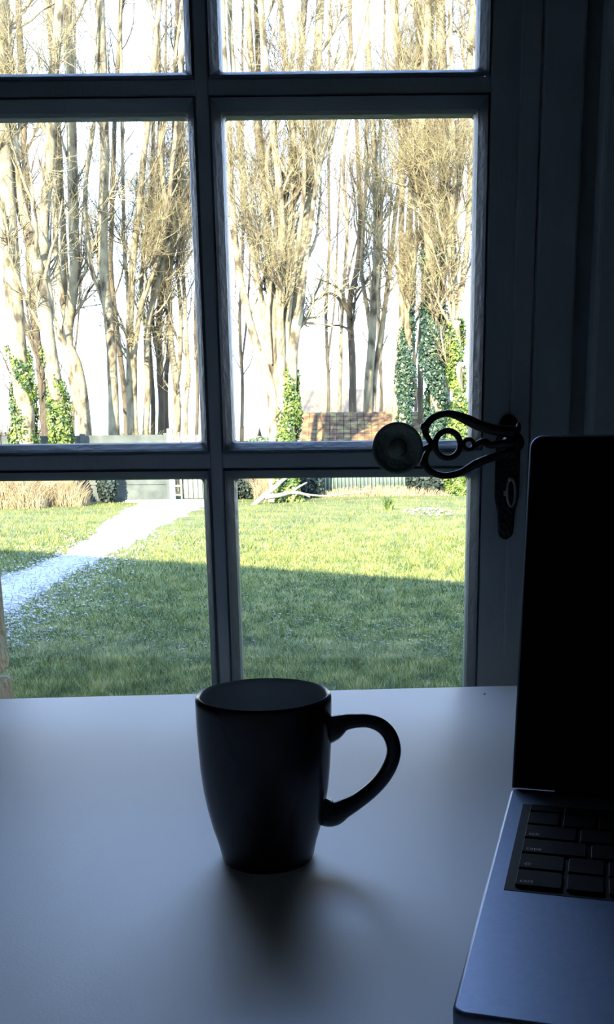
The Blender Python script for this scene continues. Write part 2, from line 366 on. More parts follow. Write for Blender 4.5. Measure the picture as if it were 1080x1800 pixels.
sweep(bm, [zc(x, y) for x, y in ((600, 318), (645, 318), (688, 303), (735, 282), (790, 275), (845, 276), (900, 297), (940, 340), (958, 400), (948, 462), (912, 528), (860, 585), (795, 636), (730, 672), (690, 692), (655, 690), (605, 655))],
      [r*.000137 for r in (60, 66, 58, 38, 32, 31, 32, 32, 32, 33, 34, 35, 37, 46, 58, 64, 50)], 20, .9, n=5)
fin('handle', bm, M['mug'], mug, True)

# ------------------------------------------------------------------ laptop
LR = Vector((.1185, .640, .75)); LA = atan2(-.259, .966)
lap = thing('laptop', 'open grey metal laptop with dark screen on the right of the table', 'laptop', LR, LA)
LW, LD = .347, .284                        # local x to the right, local -y towards the camera
bm = bmesh.new(); slab(bm, 0, LW, -LD, 0, .007, [(.0022, .006), (.0035, .002), (.006, .0003), (.0125, 0), (.0142, .0005), (.015, .0018)], 8)
base = fin('base', bm, M['alu'], lap, False)
for f_ in base.data.polygons: f_.use_smooth = abs(f_.normal.z) < .98
for x in (.03, LW-.03):
    for y in (-LD+.03, -.03):
        bm = bmesh.new(); lathe(bm, [(0, 0), (.008, 0), (.0085, .0006), (.0085, .0024), (0, .0024)], 20, c=(x, y, 0)); fin('foot', bm, M['rubber'], lap, True)
K0, K1, V0, V1 = .0105, LW-.0105, -.031, -.1625
boxo('keyboard_well', (K0, V1, .0148), (K1, V0, .01525), M['well'], lap, bev=.0001)
bm = bmesh.new(); slab(bm, .105, .24, -LD+.008, V1-.010, .004, [(.0149, .0001), (.0152, .0001), (.0153, .0004)]); fin('trackpad', bm, M['alu'], lap)
U = (K1-K0-.008)/14.5; rowsK = [[1.0]+[1]*12+[1.5], [1]*13+[1.5], [1.5]+[1]*12+[1], [1.8]+[1]*11+[1.7], [1.25]+[1]*11+[2.25], [1.25, 1, 1, 1.25, 5, 1.25, 1, 1, 1.75]]
hts = [.6]+[1]*5; rowd = (V0-V1-.006)/5.6; kcache = {}
y = V0-.003; legends = {2: 'tab', 3: 'caps', 4: '\u21e7', 5: 'ctrl'}
for ri, row in enumerate(rowsK):
    x = K0+.0042; hh = rowd*hts[ri]; tw = sum(row); sc = 14.5/tw
    for ki, w in enumerate(row):
        ww = w*U*sc; kk = (round(ww, 5), round(hh, 5))
        if kk not in kcache:
            bm = bmesh.new(); slab(bm, .0013, ww-.0013, -hh+.0013, -.0013, .0018, [(0, 0), (.0016, 0), (.0020, .0004)], 2)
            bmesh.ops.recalc_face_normals(bm, faces=bm.faces); me = bpy.data.meshes.new('key_cap'); bm.to_mesh(me); bm.free(); me.materials.append(M['key']); kcache[kk] = me
        o = bpy.data.objects.new('key_cap', kcache[kk]); COL.objects.link(o); o.parent = lap; o.location = (x, y, .0153)
        if ki == 0 and ri in legends:
            cu = bpy.data.curves.new('legend', 'FONT'); cu.body = legends[ri]; cu.size = .0052
            tmp = bpy.data.objects.new('t', cu); COL.objects.link(tmp)
            me = bpy.data.meshes.new_from_object(tmp.evaluated_get(bpy.context.evaluated_depsgraph_get()))
            bpy.data.objects.remove(tmp); me.name = 'legend'; me.materials.clear()
            l = link('legend', me, M['keyside'], o); l.location = (.0035, -hh+.0045, .00205)
        x += ww
    y -= hh
# lid: leans back slightly, hinged along the rear edge
u_ = Vector((cos(LA), sin(LA), 0)); d_ = ray(933, 762); e0 = Vector((LR.x, LR.y, 0))
tt = (e0.dot(u_)-CAM.dot(u_))/d_.dot(u_); Ptop = CAM+d_*tt
hinge = Vector((LR.x, LR.y, LR.z+.016)); back = Vector((-sin(LA), cos(LA), 0))
dv = Ptop-hinge; lean = atan2(dv.dot(back), dv.z); LH = sqrt(dv.dot(back)**2+dv.z**2)
print('LID', LH, math.degrees(lean))
lid = Matrix.Translation((0, -.0008, .0149)) @ Matrix.Rotation(-lean, 4, 'X') @ Matrix.Rotation(radians(90), 4, 'X')
bm = bmesh.new(); slab(bm, 0, LW, 0, LH, .009, [(-.006, .0015), (-.005, 0), (-.001, 0), (0, .0008)], 8)
for v_ in bm.verts:
    if v_.co.y < .0091 and (v_.co.x < .0091 or v_.co.x > LW-.0091): v_.co.x = .0004 if v_.co.x < .1 else LW-.0004
bmesh.ops.transform(bm, matrix=lid, verts=bm.verts)
fin('lid', bm, M['alu'], lap)
bm = bmesh.new(); slab(bm, .0016, LW-.0016, .0006, LH-.0018, .008, [(.0001, 0), (.0006, 0), (.0008, .0004)], 8)
for v_ in bm.verts:
    if v_.co.y < .0088 and (v_.co.x < .0097 or v_.co.x > LW-.0097): v_.co.x = .0016 if v_.co.x < .1 else LW-.0016
bmesh.ops.transform(bm, matrix=lid, verts=bm.verts)
fin('screen', bm, M['screen'], lap)
bm = bmesh.new(); sweep(bm, [(.03, -.003, .0165), (LW/2, -.003, .0165), (LW-.03, -.003, .0165)], [.0028]*3, 16, nrm=Vector((0, 0, 1)), n=1); fin('hinge', bm, M['well'], lap, True)

# ------------------------------------------------------------------ garden ground
bm = bmesh.new()
gv = [bm.verts.new(p) for p in ((-90, YO+.01, GZ), (90, YO+.01, GZ), (90, 190, GZ), (-90, 190, GZ), (-90, YO+.01, GZ-.3), (90, YO+.01, GZ-.3), (90, 190, GZ-.3), (-90, 190, GZ-.3))]
for q in ((0, 1, 2, 3), (4, 7, 6, 5), (0, 4, 5, 1), (1, 5, 6, 2), (2, 6, 7, 3), (3, 7, 4, 0)): bm.faces.new([gv[i] for i in q])
fin('lawn', bm, M['grass'], kind='structure')
# gravel path: one strip from the left foreground to the gate
Lp = [atz(x, y, GZ) for x, y in ((-330, 1110), (-180, 1060), (0, 1012), (55, 997), (112, 975), (150, 948), (186, 920), (218, 895), (255, 881))]
Rp = [atz(x, y, GZ) for x, y in ((-330, 1290), (-120, 1180), (20, 1078), (75, 1040), (160, 992), (228, 958), (290, 925), (345, 898), (395, 880))]
path = []
bm = bmesh.new(); prev = None
for i in range(len(Lp)-1):
    for s_ in range(10):
        t_ = s_/10; a_ = Lp[i].lerp(Lp[i+1], t_); b_ = Rp[i].lerp(Rp[i+1], t_); w_ = (b_-a_).normalized()
        a_ = a_+w_*random.uniform(-.12, .12); b_ = b_+w_*random.uniform(-.14, .14); path.append((a_.copy(), b_.copy()))
        cur = [bm.verts.new((p.x, p.y, GZ+h)) for p, h in ((a_, -.002), (a_.lerp(b_, .08), .010), (a_.lerp(b_, .5), .018), (a_.lerp(b_, .92), .010), (b_, -.002))]
        if prev:
            for k in range(4): bm.faces.new((prev[k], prev[k+1], cur[k+1], cur[k]))
        prev = cur
fin('gravel_path', bm, M['gravel'], kind='structure', smooth=True)
def on_path(X, Y, m=0.):
    A = np.array([[a_.x, a_.y, b_.x, b_.y] for a_, b_ in path]); o_ = np.argsort(A[:, 1]+A[:, 3]); A = A[o_]
    mid = (A[:, 1]+A[:, 3])/2
    xl = np.interp(Y, A[:, 1], A[:, 0]); A2 = A[np.argsort(A[:, 3])]; xr = np.interp(Y, A2[:, 3], A2[:, 2])
    return (X > xl-m) & (X < xr+m), xl, xr
# pebbles: scattered along the path and its worn right edge
def scatter_stones(n, P, R):
    ico = np.array([(0, 0, 1), (.9, 0, .1), (.2, .85, .0), (-.75, .5, .1), (-.7, -.55, 0), (.25, -.9, .1), (0, 0, -.6)], float)
    fc = np.array([(0, 1, 2), (0, 2, 3), (0, 3, 4), (0, 4, 5), (0, 5, 1), (6, 2, 1), (6, 3, 2), (6, 4, 3), (6, 5, 4), (6, 1, 5)])
    an = RNG.uniform(0, 2*pi, n); c_, s_ = np.cos(an), np.sin(an)
    V = ico[None]*R[:, None, None]*RNG.uniform(.6, 1.2, (n, 1, 3)); V[:, :, 2] *= .6
    X = V[:, :, 0]*c_[:, None]-V[:, :, 1]*s_[:, None]; Y = V[:, :, 0]*s_[:, None]+V[:, :, 1]*c_[:, None]
    V = np.stack([X+P[:, 0:1], Y+P[:, 1:2], V[:, :, 2]+P[:, 2:3]], -1).reshape(-1, 3)
    return V, (fc[None]+np.arange(n)[:, None, None]*7).reshape(-1, 3)
n = 60000
Y = 1/np.sqrt(RNG.uniform(1/17.5**2, 1/4.6**2, n)); X = RNG.uniform(-.46, -.02, n)*Y
inn, xl, xr = on_path(X, Y)
dr = np.maximum(X-xr, 0); dl = np.maximum(xl-X, 0)
keep = inn & (RNG.random(n) < .75) | (~inn & (dr > 0) & (RNG.random(n) < .75*np.exp(-dr/.30))) | (~inn & (dl > 0) & (RNG.random(n) < .6*np.exp(-dl/.25)))
P = np.stack([X, Y, np.full(n, GZ+.012)], 1)[keep]; m_ = len(P)
V, Fq = scatter_stones(m_, P, RNG.uniform(.010, .026, m_)*np.clip(P[:, 1]/9, .8, 1.5))
tag(link('path_pebbles', np_mesh('path_pebbles', V, Fq, 3), M['pebble']), 'loose pale pebbles scattered over and beside the gravel path', 'gravel', kind='stuff')
# grass blades
def blades(n, X, Y, h, w, zb=GZ):
    an = RNG.uniform(0, 2*pi, n); lean_ = RNG.normal(0, .45, (n, 2))*h[:, None]
    b0 = np.stack([X-np.cos(an)*w, Y-np.sin(an)*w, np.full(n, zb-.004)], 1); b1 = np.stack([X+np.cos(an)*w, Y+np.sin(an)*w, np.full(n, zb-.004)], 1)
    tp = np.stack([X+lean_[:, 0], Y+lean_[:, 1], zb+h], 1)
    return np.stack([b0, b1, tp], 1).reshape(-1, 3), np.arange(n*3).reshape(-1, 3)
n = 300000
Y = 1/np.sqrt(RNG.uniform(1/28**2, 1/4.8**2, n)); X = RNG.uniform(-.42, .24, n)*Y
inn, xl, xr = on_path(X, Y, .0); dr = X-xr; thin = (dr > 0) & (dr < 1.1) & (RNG.random(n) > .25+.7*dr/1.1)
k_ = (~inn | (RNG.random(n) < .03)) & ~thin; X, Y = X[k_], Y[k_]; n = len(X)
tuft = .5+.5*np.sin(X*2.1+1.3*np.sin(Y*1.7))*np.cos(Y*1.3+X)
h = RNG.uniform(.018, .045, n)*(1+.6*tuft)*np.clip(Y/9, .9, 1.3); h = h*(1+.55*np.clip((7.6-Y)/1.5, 0, 1))
V, Fq = blades(n, X, Y, h, RNG.uniform(.003, .006, n)*np.clip(Y/8, .8, 2))
n = 50000; X2 = RNG.uniform(-3.2, 2.4, n); Y2 = RNG.uniform(1.62, 4.95, n)
V2, F2 = blades(n, X2, Y2, RNG.uniform(.03, .065, n), RNG.uniform(.0025, .005, n))
V, Fq = merge([(V, Fq), (V2, F2)])
tag(link('grass', np_mesh('grass', V, Fq, 3), M['blade']), 'short green grass growing over the whole lawn', 'grass', kind='stuff')
n = 9000
Y = 1/np.sqrt(RNG.uniform(1/20**2, 1/5**2, n)); X = RNG.uniform(-.36, .2, n)*Y
V, Fq = scatter_stones(n, np.stack([X, Y, np.full(n, GZ+.03)], 1), RNG.uniform(.006, .017, n)); V[:, 2] = GZ+.03+(V[:, 2]-GZ-.03)*.4
tag(link('fallen_leaves', np_mesh('fallen_leaves', V, Fq, 3), M['litter']), 'pale dry leaf scraps strewn across the lawn', 'leaves', kind='stuff')

# ------------------------------------------------------------------ boundary: concrete fence, gate, corrugated sheets
YF = 27.4
def fx_(px, Y=YF): return at(px, 850, Y).x
fence = thing('concrete_fence', 'grey concrete panel fence along the end of the gravel path, left of the gate', 'fence', (fx_(150), YF, GZ))
def fencerun(root, x0, x1, Y, top=1.80):
    n_ = max(1, round((x1-x0)/2.0)); w_ = (x1-x0)/n_
    for i in range(n_+1):
        boxo('post', (x0+i*w_-.06-root.location.x, -.07, 0), (x0+i*w_+.06-root.location.x, .07, top+.04), M['concrete'], root, bev=.01)
    for i in range(n_):
        for j in range(4):
            hh_ = top/4
            boxo('panel', (x0+i*w_+.062-root.location.x, -.03, j*hh_+.006), (x0+(i+1)*w_-.062-root.location.x, .03, (j+1)*hh_-.006), M['concrete'], root, bev=.008)
fencerun(fence, fx_(-140), fx_(296), YF)
gate = thing('garden_gate', 'green grey double gate closing the end of the gravel path', 'gate', (fx_(355), YF, GZ))
gx0, gx1, gxm = fx_(300)-gate.location.x, fx_(408)-gate.location.x, 0
boxo('gate_post', (gx0-.02, -.09, 0), (gx0+.13, .07, 1.95), M['white'], gate, bev=.01); boxo('gate_post', (gx1-.13, -.09, 0), (gx1, .07, 1.95), M['gate'], gate, bev=.01)
for k in range(7): boxo('rung', (gx0+.13, -.05, .15+k*.24), (gx0+.28, -.02, .19+k*.24), M['white'], gate)
boxo('rung_rail', (gx0+.28, -.06, 0), (gx0+.32, -.01, 1.85), M['white'], gate)
nb = 9; bw_ = (gx1-.15-(gx0+.36))/nb
for k in range(nb): boxo('board', (gx0+.36+k*bw_+.006, -.015, .06), (gx0+.36+(k+1)*bw_-.006, .02, 1.78), M['gate'], gate, bev=.004)
for zz in (.35, 1.45): boxo('ledge', (gx0+.36, .02, zz), (gx1-.15, .06, zz+.1), M['gate'], gate)
boxo('kerb', (fx_(225), YF-.55, GZ-.05), (fx_(405), YF-.25, GZ+.06), M['dead'], None, bev=.02)
tag(bpy.data.objects['kerb'], 'low pale timber kerb lying in front of the gate', 'kerb')
# corrugated sheets, each sheet a part
YC = 29.6
corr = thing('corrugated_fence', 'pale green corrugated metal sheet fence in front of the mossy shed', 'fence', (fx_(560, YC), YC, GZ))
cx0, cx1 = 0., fx_(720, YC)-fx_(560, YC)
ns = 4; sw = (cx1-cx0)/ns; per = sw/6
for i in range(ns):
    bm = bmesh.new(); N_ = 72; dz = random.uniform(-.04, .04)
    fr_ = []
    for k in range(N_+1):
        x = i*sw+k*sw/N_+.006; yy = .05*sin(2*pi*(k*sw/N_)/per)+(.012 if i % 2 else 0)
        fr_.append([bm.verts.new((x, yy+o_, zz)) for o_, zz in ((0, .02), (0, 1.50+dz), (.006, 1.50+dz), (.006, .02))])
    for a_, b_ in zip(fr_, fr_[1:]):
        for k in range(4): bm.faces.new((a_[k], b_[k], b_[(k+1) % 4], a_[(k+1) % 4]))
    fin('sheet', bm, M['corr'], corr, True)
for x in (0, cx1/2, cx1): boxo('post', (x-.05, .06, 0), (x+.05, .16, 1.5), M['barkd'], corr)
# low shed with a mossy roof behind it
shed = thing('shed', 'long low shed with a mossy red-brown roof behind the corrugated sheets', 'shed', (fx_(690, 32), 32, GZ))
sx0, sx1 = fx_(532, 32)-shed.location.x, fx_(900, 32)-shed.location.x
boxo('wall', (sx0+.1, .2, 0), (sx1-.1, 3.2, 1.50), M['white'], shed)
bm = bmesh.new()
prof = [(-.15, 1.40), (1.7, 2.38), (3.55, 1.40), (3.55, 1.52), (1.7, 2.52), (-.15, 1.52)]
a_ = [bm.verts.new((sx0, y_, z_)) for y_, z_ in prof]; b_ = [bm.verts.new((sx1, y_, z_)) for y_, z_ in prof]
bm.faces.new(a_); bm.faces.new(b_[::-1])
for k in range(6): bm.faces.new((a_[k], b_[k], b_[(k+1) % 6], a_[(k+1) % 6]))
fin('roof', bm, M['shedroof'], shed)
# roof courses: small tiles joined into one part
bm = bmesh.new()
for r_ in range(7):
    n_ = 30; wq = (sx1-sx0)/n_
    for c_ in range(n_):
        y_ = -.15+r_*.262; z_ = 1.52+r_*.142; dz = random.uniform(0, .012)
        v = [bm.verts.new(p) for p in ((sx0+c_*wq+.01, y_-.02, z_+.004), (sx0+(c_+1)*wq-.01, y_-.02, z_+.004), (sx0+(c_+1)*wq-.01, y_-.02, z_+.025+dz), (sx0+c_*wq+.01, y_-.02, z_+.025+dz), (sx0+c_*wq+.01, y_+.27, z_+.165), (sx0+(c_+1)*wq-.01, y_+.27, z_+.165))]
        bm.faces.new((v[0], v[1], v[2], v[3])); bm.faces.new((v[3], v[2], v[5], v[4]))
fin('roof_tiles', bm, M['shedroof'], shed, kind='stuff')

# farther houses
def house(name, label, px0, px1, Y, wall_z, ridge_z, m, depth=7, gable_left=True, win=2):
    x0, x1 = fx_(px0, Y), fx_(px1, Y); t_ = thing(name, label, 'house', ((x0+x1)/2, Y, GZ), 0, 'distant houses beyond the trees'); w_ = (x1-x0)/2
    bm = bmesh.new(); pr = [(0, 0), (depth, 0), (depth, wall_z), (depth/2, ridge_z-.1), (0, wall_z)]
    a_ = [bm.verts.new((-w_, y_, z_)) for y_, z_ in pr]; b_ = [bm.verts.new((w_, y_, z_)) for y_, z_ in pr]
    bm.faces.new(a_); bm.faces.new(b_[::-1])
    for k in range(5): bm.faces.new((a_[k], b_[k], b_[(k+1) % 5], a_[(k+1) % 5]))
    fin('wall', bm, M['white'], t_)
    bm = bmesh.new(); s_ = (ridge_z-wall_z)/(depth/2); e = .35
    pr = [(-e, wall_z-e*s_), (depth/2, ridge_z), (depth+e, wall_z-e*s_), (depth+e, wall_z-e*s_+.2), (depth/2, ridge_z+.2), (-e, wall_z-e*s_+.2)]
    a_ = [bm.verts.new((-w_-.3, y_, z_)) for y_, z_ in pr]; b_ = [bm.verts.new((w_+.3, y_, z_)) for y_, z_ in pr]
    bm.faces.new(a_); bm.faces.new(b_[::-1])
    for k in range(6): bm.faces.new((a_[k], b_[k], b_[(k+1) % 6], a_[(k+1) % 6]))
    fin('roof', bm, m, t_)
    for k in range(win):
        x = -w_+(k+.5)*2*w_/win
        boxo('window', (x-.5, -.05, wall_z-1.6), (x+.5, .05, wall_z-.5), M['well'], t_)
    return t_
house('distant_house', 'distant house with a pinkish grey roof between the ivy trunk and bare trees', 530, 700, 62, 2.0, 4.75, M['tile'])
house('distant_house', 'low white house far off at the foot of the right pane near the muntin', 402, 448, 75, 1.9, 2.7, M['tile'], 5, win=3)
house('distant_house', 'low white house far off behind the fence between the slim left trunks', 150, 215, 80, 2.2, 3.0, M['tile'], 5, win=3)

# ------------------------------------------------------------------ plants
def leaf_cloud(n, C, R, size, shell=.55, flatten=0):
    d = norm(RNG.normal(size=(n, 3))); rr = RNG.uniform(shell, 1, (n, 1))**(1/1.5)
    P = np.asarray(C)+d*rr*np.asarray(R); return leaf_quads(P, d, size)
def leaf_quads(P, d, size):
    n = len(P); nn = norm(d+RNG.normal(0, .5, (n, 3))); a = norm(np.cross(nn, RNG.normal(size=(n, 3)))); b = np.cross(nn, a); s_ = size*RNG.uniform(.6, 1.3, (n, 1))
    V = np.stack([P-a*s_, P-b*s_*.7, P+a*s_, P+b*s_*.7], 1).reshape(-1, 3)
    return V, np.arange(4*n).reshape(-1, 4)
def shrub(name, label, C, R, n, m, size=.06, cat='shrub'):
    base = Vector((C[0], C[1], GZ)); V, Q = leaf_cloud(n, (0, 0, C[2]-GZ), R, size); V[:, 2] = np.maximum(V[:, 2], .005)
    t_ = thing(name, label, cat, base, 0, 'hedges far behind the trees' if cat == 'hedge' else 'shrubs along the fence')
    link('foliage', np_mesh('foliage', V, Q, 4), m, t_, kind='stuff')
    k = 14; A = np.zeros((k, 4, 3)); an = RNG.uniform(0, 2*pi, k)
    for i in range(4): A[:, i] = np.stack([np.cos(an)*R[0]*.55*i/3, np.sin(an)*R[1]*.55*i/3, np.full(k, (C[2]-GZ+R[2]*.4)*i/3)], 1)
    V, Q = tubes(A, np.linspace(.03, .008, 4)[None].repeat(k, 0), 5); link('stem', np_mesh('stem', V, Q, 4), M['barkd'], t_, kind='stuff')
    return t_
x = fx_(188, 26.9); shrub('shrub', 'dark leafy mass in place of a trunk shadow on the grey concrete fence', (x, 26.9, .1), (.30, .22, .75), 2600, M['bush'], .05)  # dark mass added in place of the leftmost trunk's shadow on the fence
x = fx_(432, 28.2); shrub('shrub', 'dark blue-green bush at the left edge of the lower right pane', (x, 28.2, .1), (.85, .5, .85), 6000, M['bush'], .06)
x = fx_(540, 28.5); shrub('shrub', 'dark bramble between the ivy-clad trunk and the corrugated sheets', (x, 28.5, -.05), (.5, .4, .6), 2600, M['bush'], .05)
x = fx_(762, 29.3); shrub('shrub', 'dark green bush right of the corrugated sheets', (x, 29.3, .1), (.85, .5, .85), 6000, M['bush'], .06)
for i, (px, Y_, w_, h_, lb) in enumerate(((60, 48, 6, 2.3, 'far hedge glimpsed behind the thick pale trunk'), (250, 52, 6, 2.2, 'far hedge glimpsed low between the slim left trunks'), (480, 55, 4, 2.0, 'far hedge behind the many-stemmed tree'), (800, 46, 6, 3.3, 'far hedge behind the ivy-covered trunks on the right'))):
    x = fx_(px, Y_); shrub('hedge', lb, (x, Y_, GZ+h_*.45), (w_/2, 1, h_*.55), 7000, M['hedge'], .11, 'hedge')
def reeds(name, label, px0, px1, Y0, Y1, n, h0, h1, m=M['reed'], cat='dry grass', w=.006):
    x0, x1 = fx_(px0, (Y0+Y1)/2), fx_(px1, (Y0+Y1)/2); b_ = Vector(((x0+x1)/2, (Y0+Y1)/2, GZ))
    X = RNG.uniform(x0, x1, n)-b_.x; Y = RNG.uniform(Y0, Y1, n)-b_.y; edge = 1-.6*np.abs(X/((x1-x0)/2))**2
    h = RNG.uniform(h0, h1, n)*edge; dx = RNG.normal(0, .28, n)*h; dy = RNG.normal(0, .2, n)*h
    A = np.stack([np.stack([X+dx*t_**1.6, Y+dy*t_**1.6, h*(t_-.18*t_**3)], 1) for t_ in (0, .4, .75, 1)], 1)
    V, Q = tubes(A, (np.linspace(1, .3, 4)*w)[None].repeat(n, 0), 3); me = np_mesh(name, V, Q, 4)
    o = link(name, me, m, kind='stuff'); o.location = b_; return tag(o, label, cat, 'dry reeds by the fence' if name == 'dry_reeds' else None)
reeds('dry_reeds', 'tall straw-coloured dry reeds at the left end of the lawn', -60, 80, 24.4, 25.6, 2000, .6, 1.35)
reeds('dry_reeds', 'lower tuft of straw-coloured reeds beside the concrete fence', 60, 150, 25.2, 26.2, 1100, .5, 1.1)
reeds('dry_reeds', 'reddish dry stalks around the foot of the many-stemmed tree', 448, 492, 26.4, 27.6, 500, .5, 1.25)
reeds('dry_reeds', 'low dry brushwood in front of the corrugated sheets', 555, 790, 28.4, 29.4, 1200, .12, .42)
reeds('green_tuft', 'small green tuft of leaves standing alone on the sunlit lawn', 676, 690, 22.5, 22.8, 130, .2, .42, M['ivy'], 'plant', .012)
reeds('brushwood', 'brown tangled brushwood behind the two ivy-footed trunks at the far left', -80, 125, 28.2, 30, 1100, 1.6, 4.2, M['twigd'], 'brushwood', .008)
reeds('brushwood', 'low twiggy thicket behind the fence between the slim left trunks', 125, 345, 28.4, 30, 500, 1.5, 2.7, M['twig'], 'brushwood', .006)
reeds('brushwood', 'tangled bare twigs rising behind the shed roof', 545, 720, 36, 38, 700, 2.0, 3.9, M['twigd'], 'brushwood', .008)
# pale ash patch
n = 150; c_ = atz(757, 901, GZ); a_ = RNG.uniform(0, 2*pi, n); r_ = np.sqrt(RNG.random(n))
P = np.stack([np.cos(a_)*r_*.62, np.sin(a_)*r_*1.3, .03*(1-r_)+.02], 1)
V, Fq = scatter_stones(n, P, RNG.uniform(.02, .055, n)); o = link('rubble_patch', np_mesh('rubble_patch', V, Fq, 3), M['litter'], kind='stuff'); o.location = c_
tag(o, 'pale patch of stones on the sunlit lawn at the right', 'stones')
# bleached fallen branch
Yb = 25.6; g0 = atz(440, 896, GZ); fb = thing('fallen_branch', 'bleached forked branch lying on the grass by the ivy-clad trunk', 'branch', g0)
def fbp(x, y, Y): return at(x, y, Y)-g0
for pts, rr in (([(440, 893, 25.2), (462, 874, 25.5), (482, 858, 25.8), (495, 846, 26), (508, 838, 26.2)], [.05, .07, .065, .05, .03]),
                ([(466, 874, 25.5), (490, 871, 25.7), (512, 866, 26), (532, 868, 26.2), (545, 874, 26.4)], [.07, .06, .05, .04, .02]),
                ([(512, 866, 26), (524, 857, 26.2), (540, 848, 26.5)], [.04, .03, .015]),
                ([(530, 868, 26.2), (570, 872, 26.6), (610, 868, 27), (655, 862, 27.3)], [.03, .025, .02, .012])):
    bm = bmesh.new(); sweep(bm, [fbp(*p) for p in pts], rr, 8); fin('limb', bm, M['dead'], fb, True)

# ------------------------------------------------------------------ trees
def interp_poly(P, t):                     # P (M,n,3), t (M,)
    n = P.shape[1]; f_ = np.clip(t, 0, .999)*(n-1); i = f_.astype(int); w = (f_-i)[:, None]; ar = np.arange(len(P))
    return P[ar, i]*(1-w)+P[ar, i+1]*w, norm(P[ar, i+1]-P[ar, i])
def grow(P, R, count, t0, t1, L0, L1, ang0, ang1, npts, rr, upw=.3, wig=.12, minr=.003, taper=.25, maxz=None):
    ln = np.linalg.norm(np.diff(P, axis=1), axis=2).sum(1); idx = RNG.choice(len(P), count, p=ln/ln.sum())
    t = RNG.uniform(t0, t1, count); b, T = interp_poly(P[idx], t)
    n = R.shape[1]; f_ = t*(n-1); i = np.minimum(f_.astype(int), n-2); r = (R[idx, i]*(1-(f_-i))+R[idx, i+1]*(f_-i))*rr
    r = np.maximum(r, minr)
    side = norm(np.cross(T, RNG.normal(size=T.shape))); an = RNG.uniform(ang0, ang1, (count, 1))
    D = norm(T*np.cos(an)+side*np.sin(an)); L = RNG.uniform(L0, L1, count)*(1-.5*t)
    out = [b]; step = (L/(npts-1))[:, None]; d = D
    for _ in range(npts-1):
        d = norm(d+np.array([0, 0, upw])/(npts-1)*2+RNG.normal(0, wig, d.shape)); out.append(out[-1]+d*step)
    Rr = r[:, None]*np.linspace(1, taper, npts)[None]
    return np.stack(out, 1), Rr
tree_no = [0]
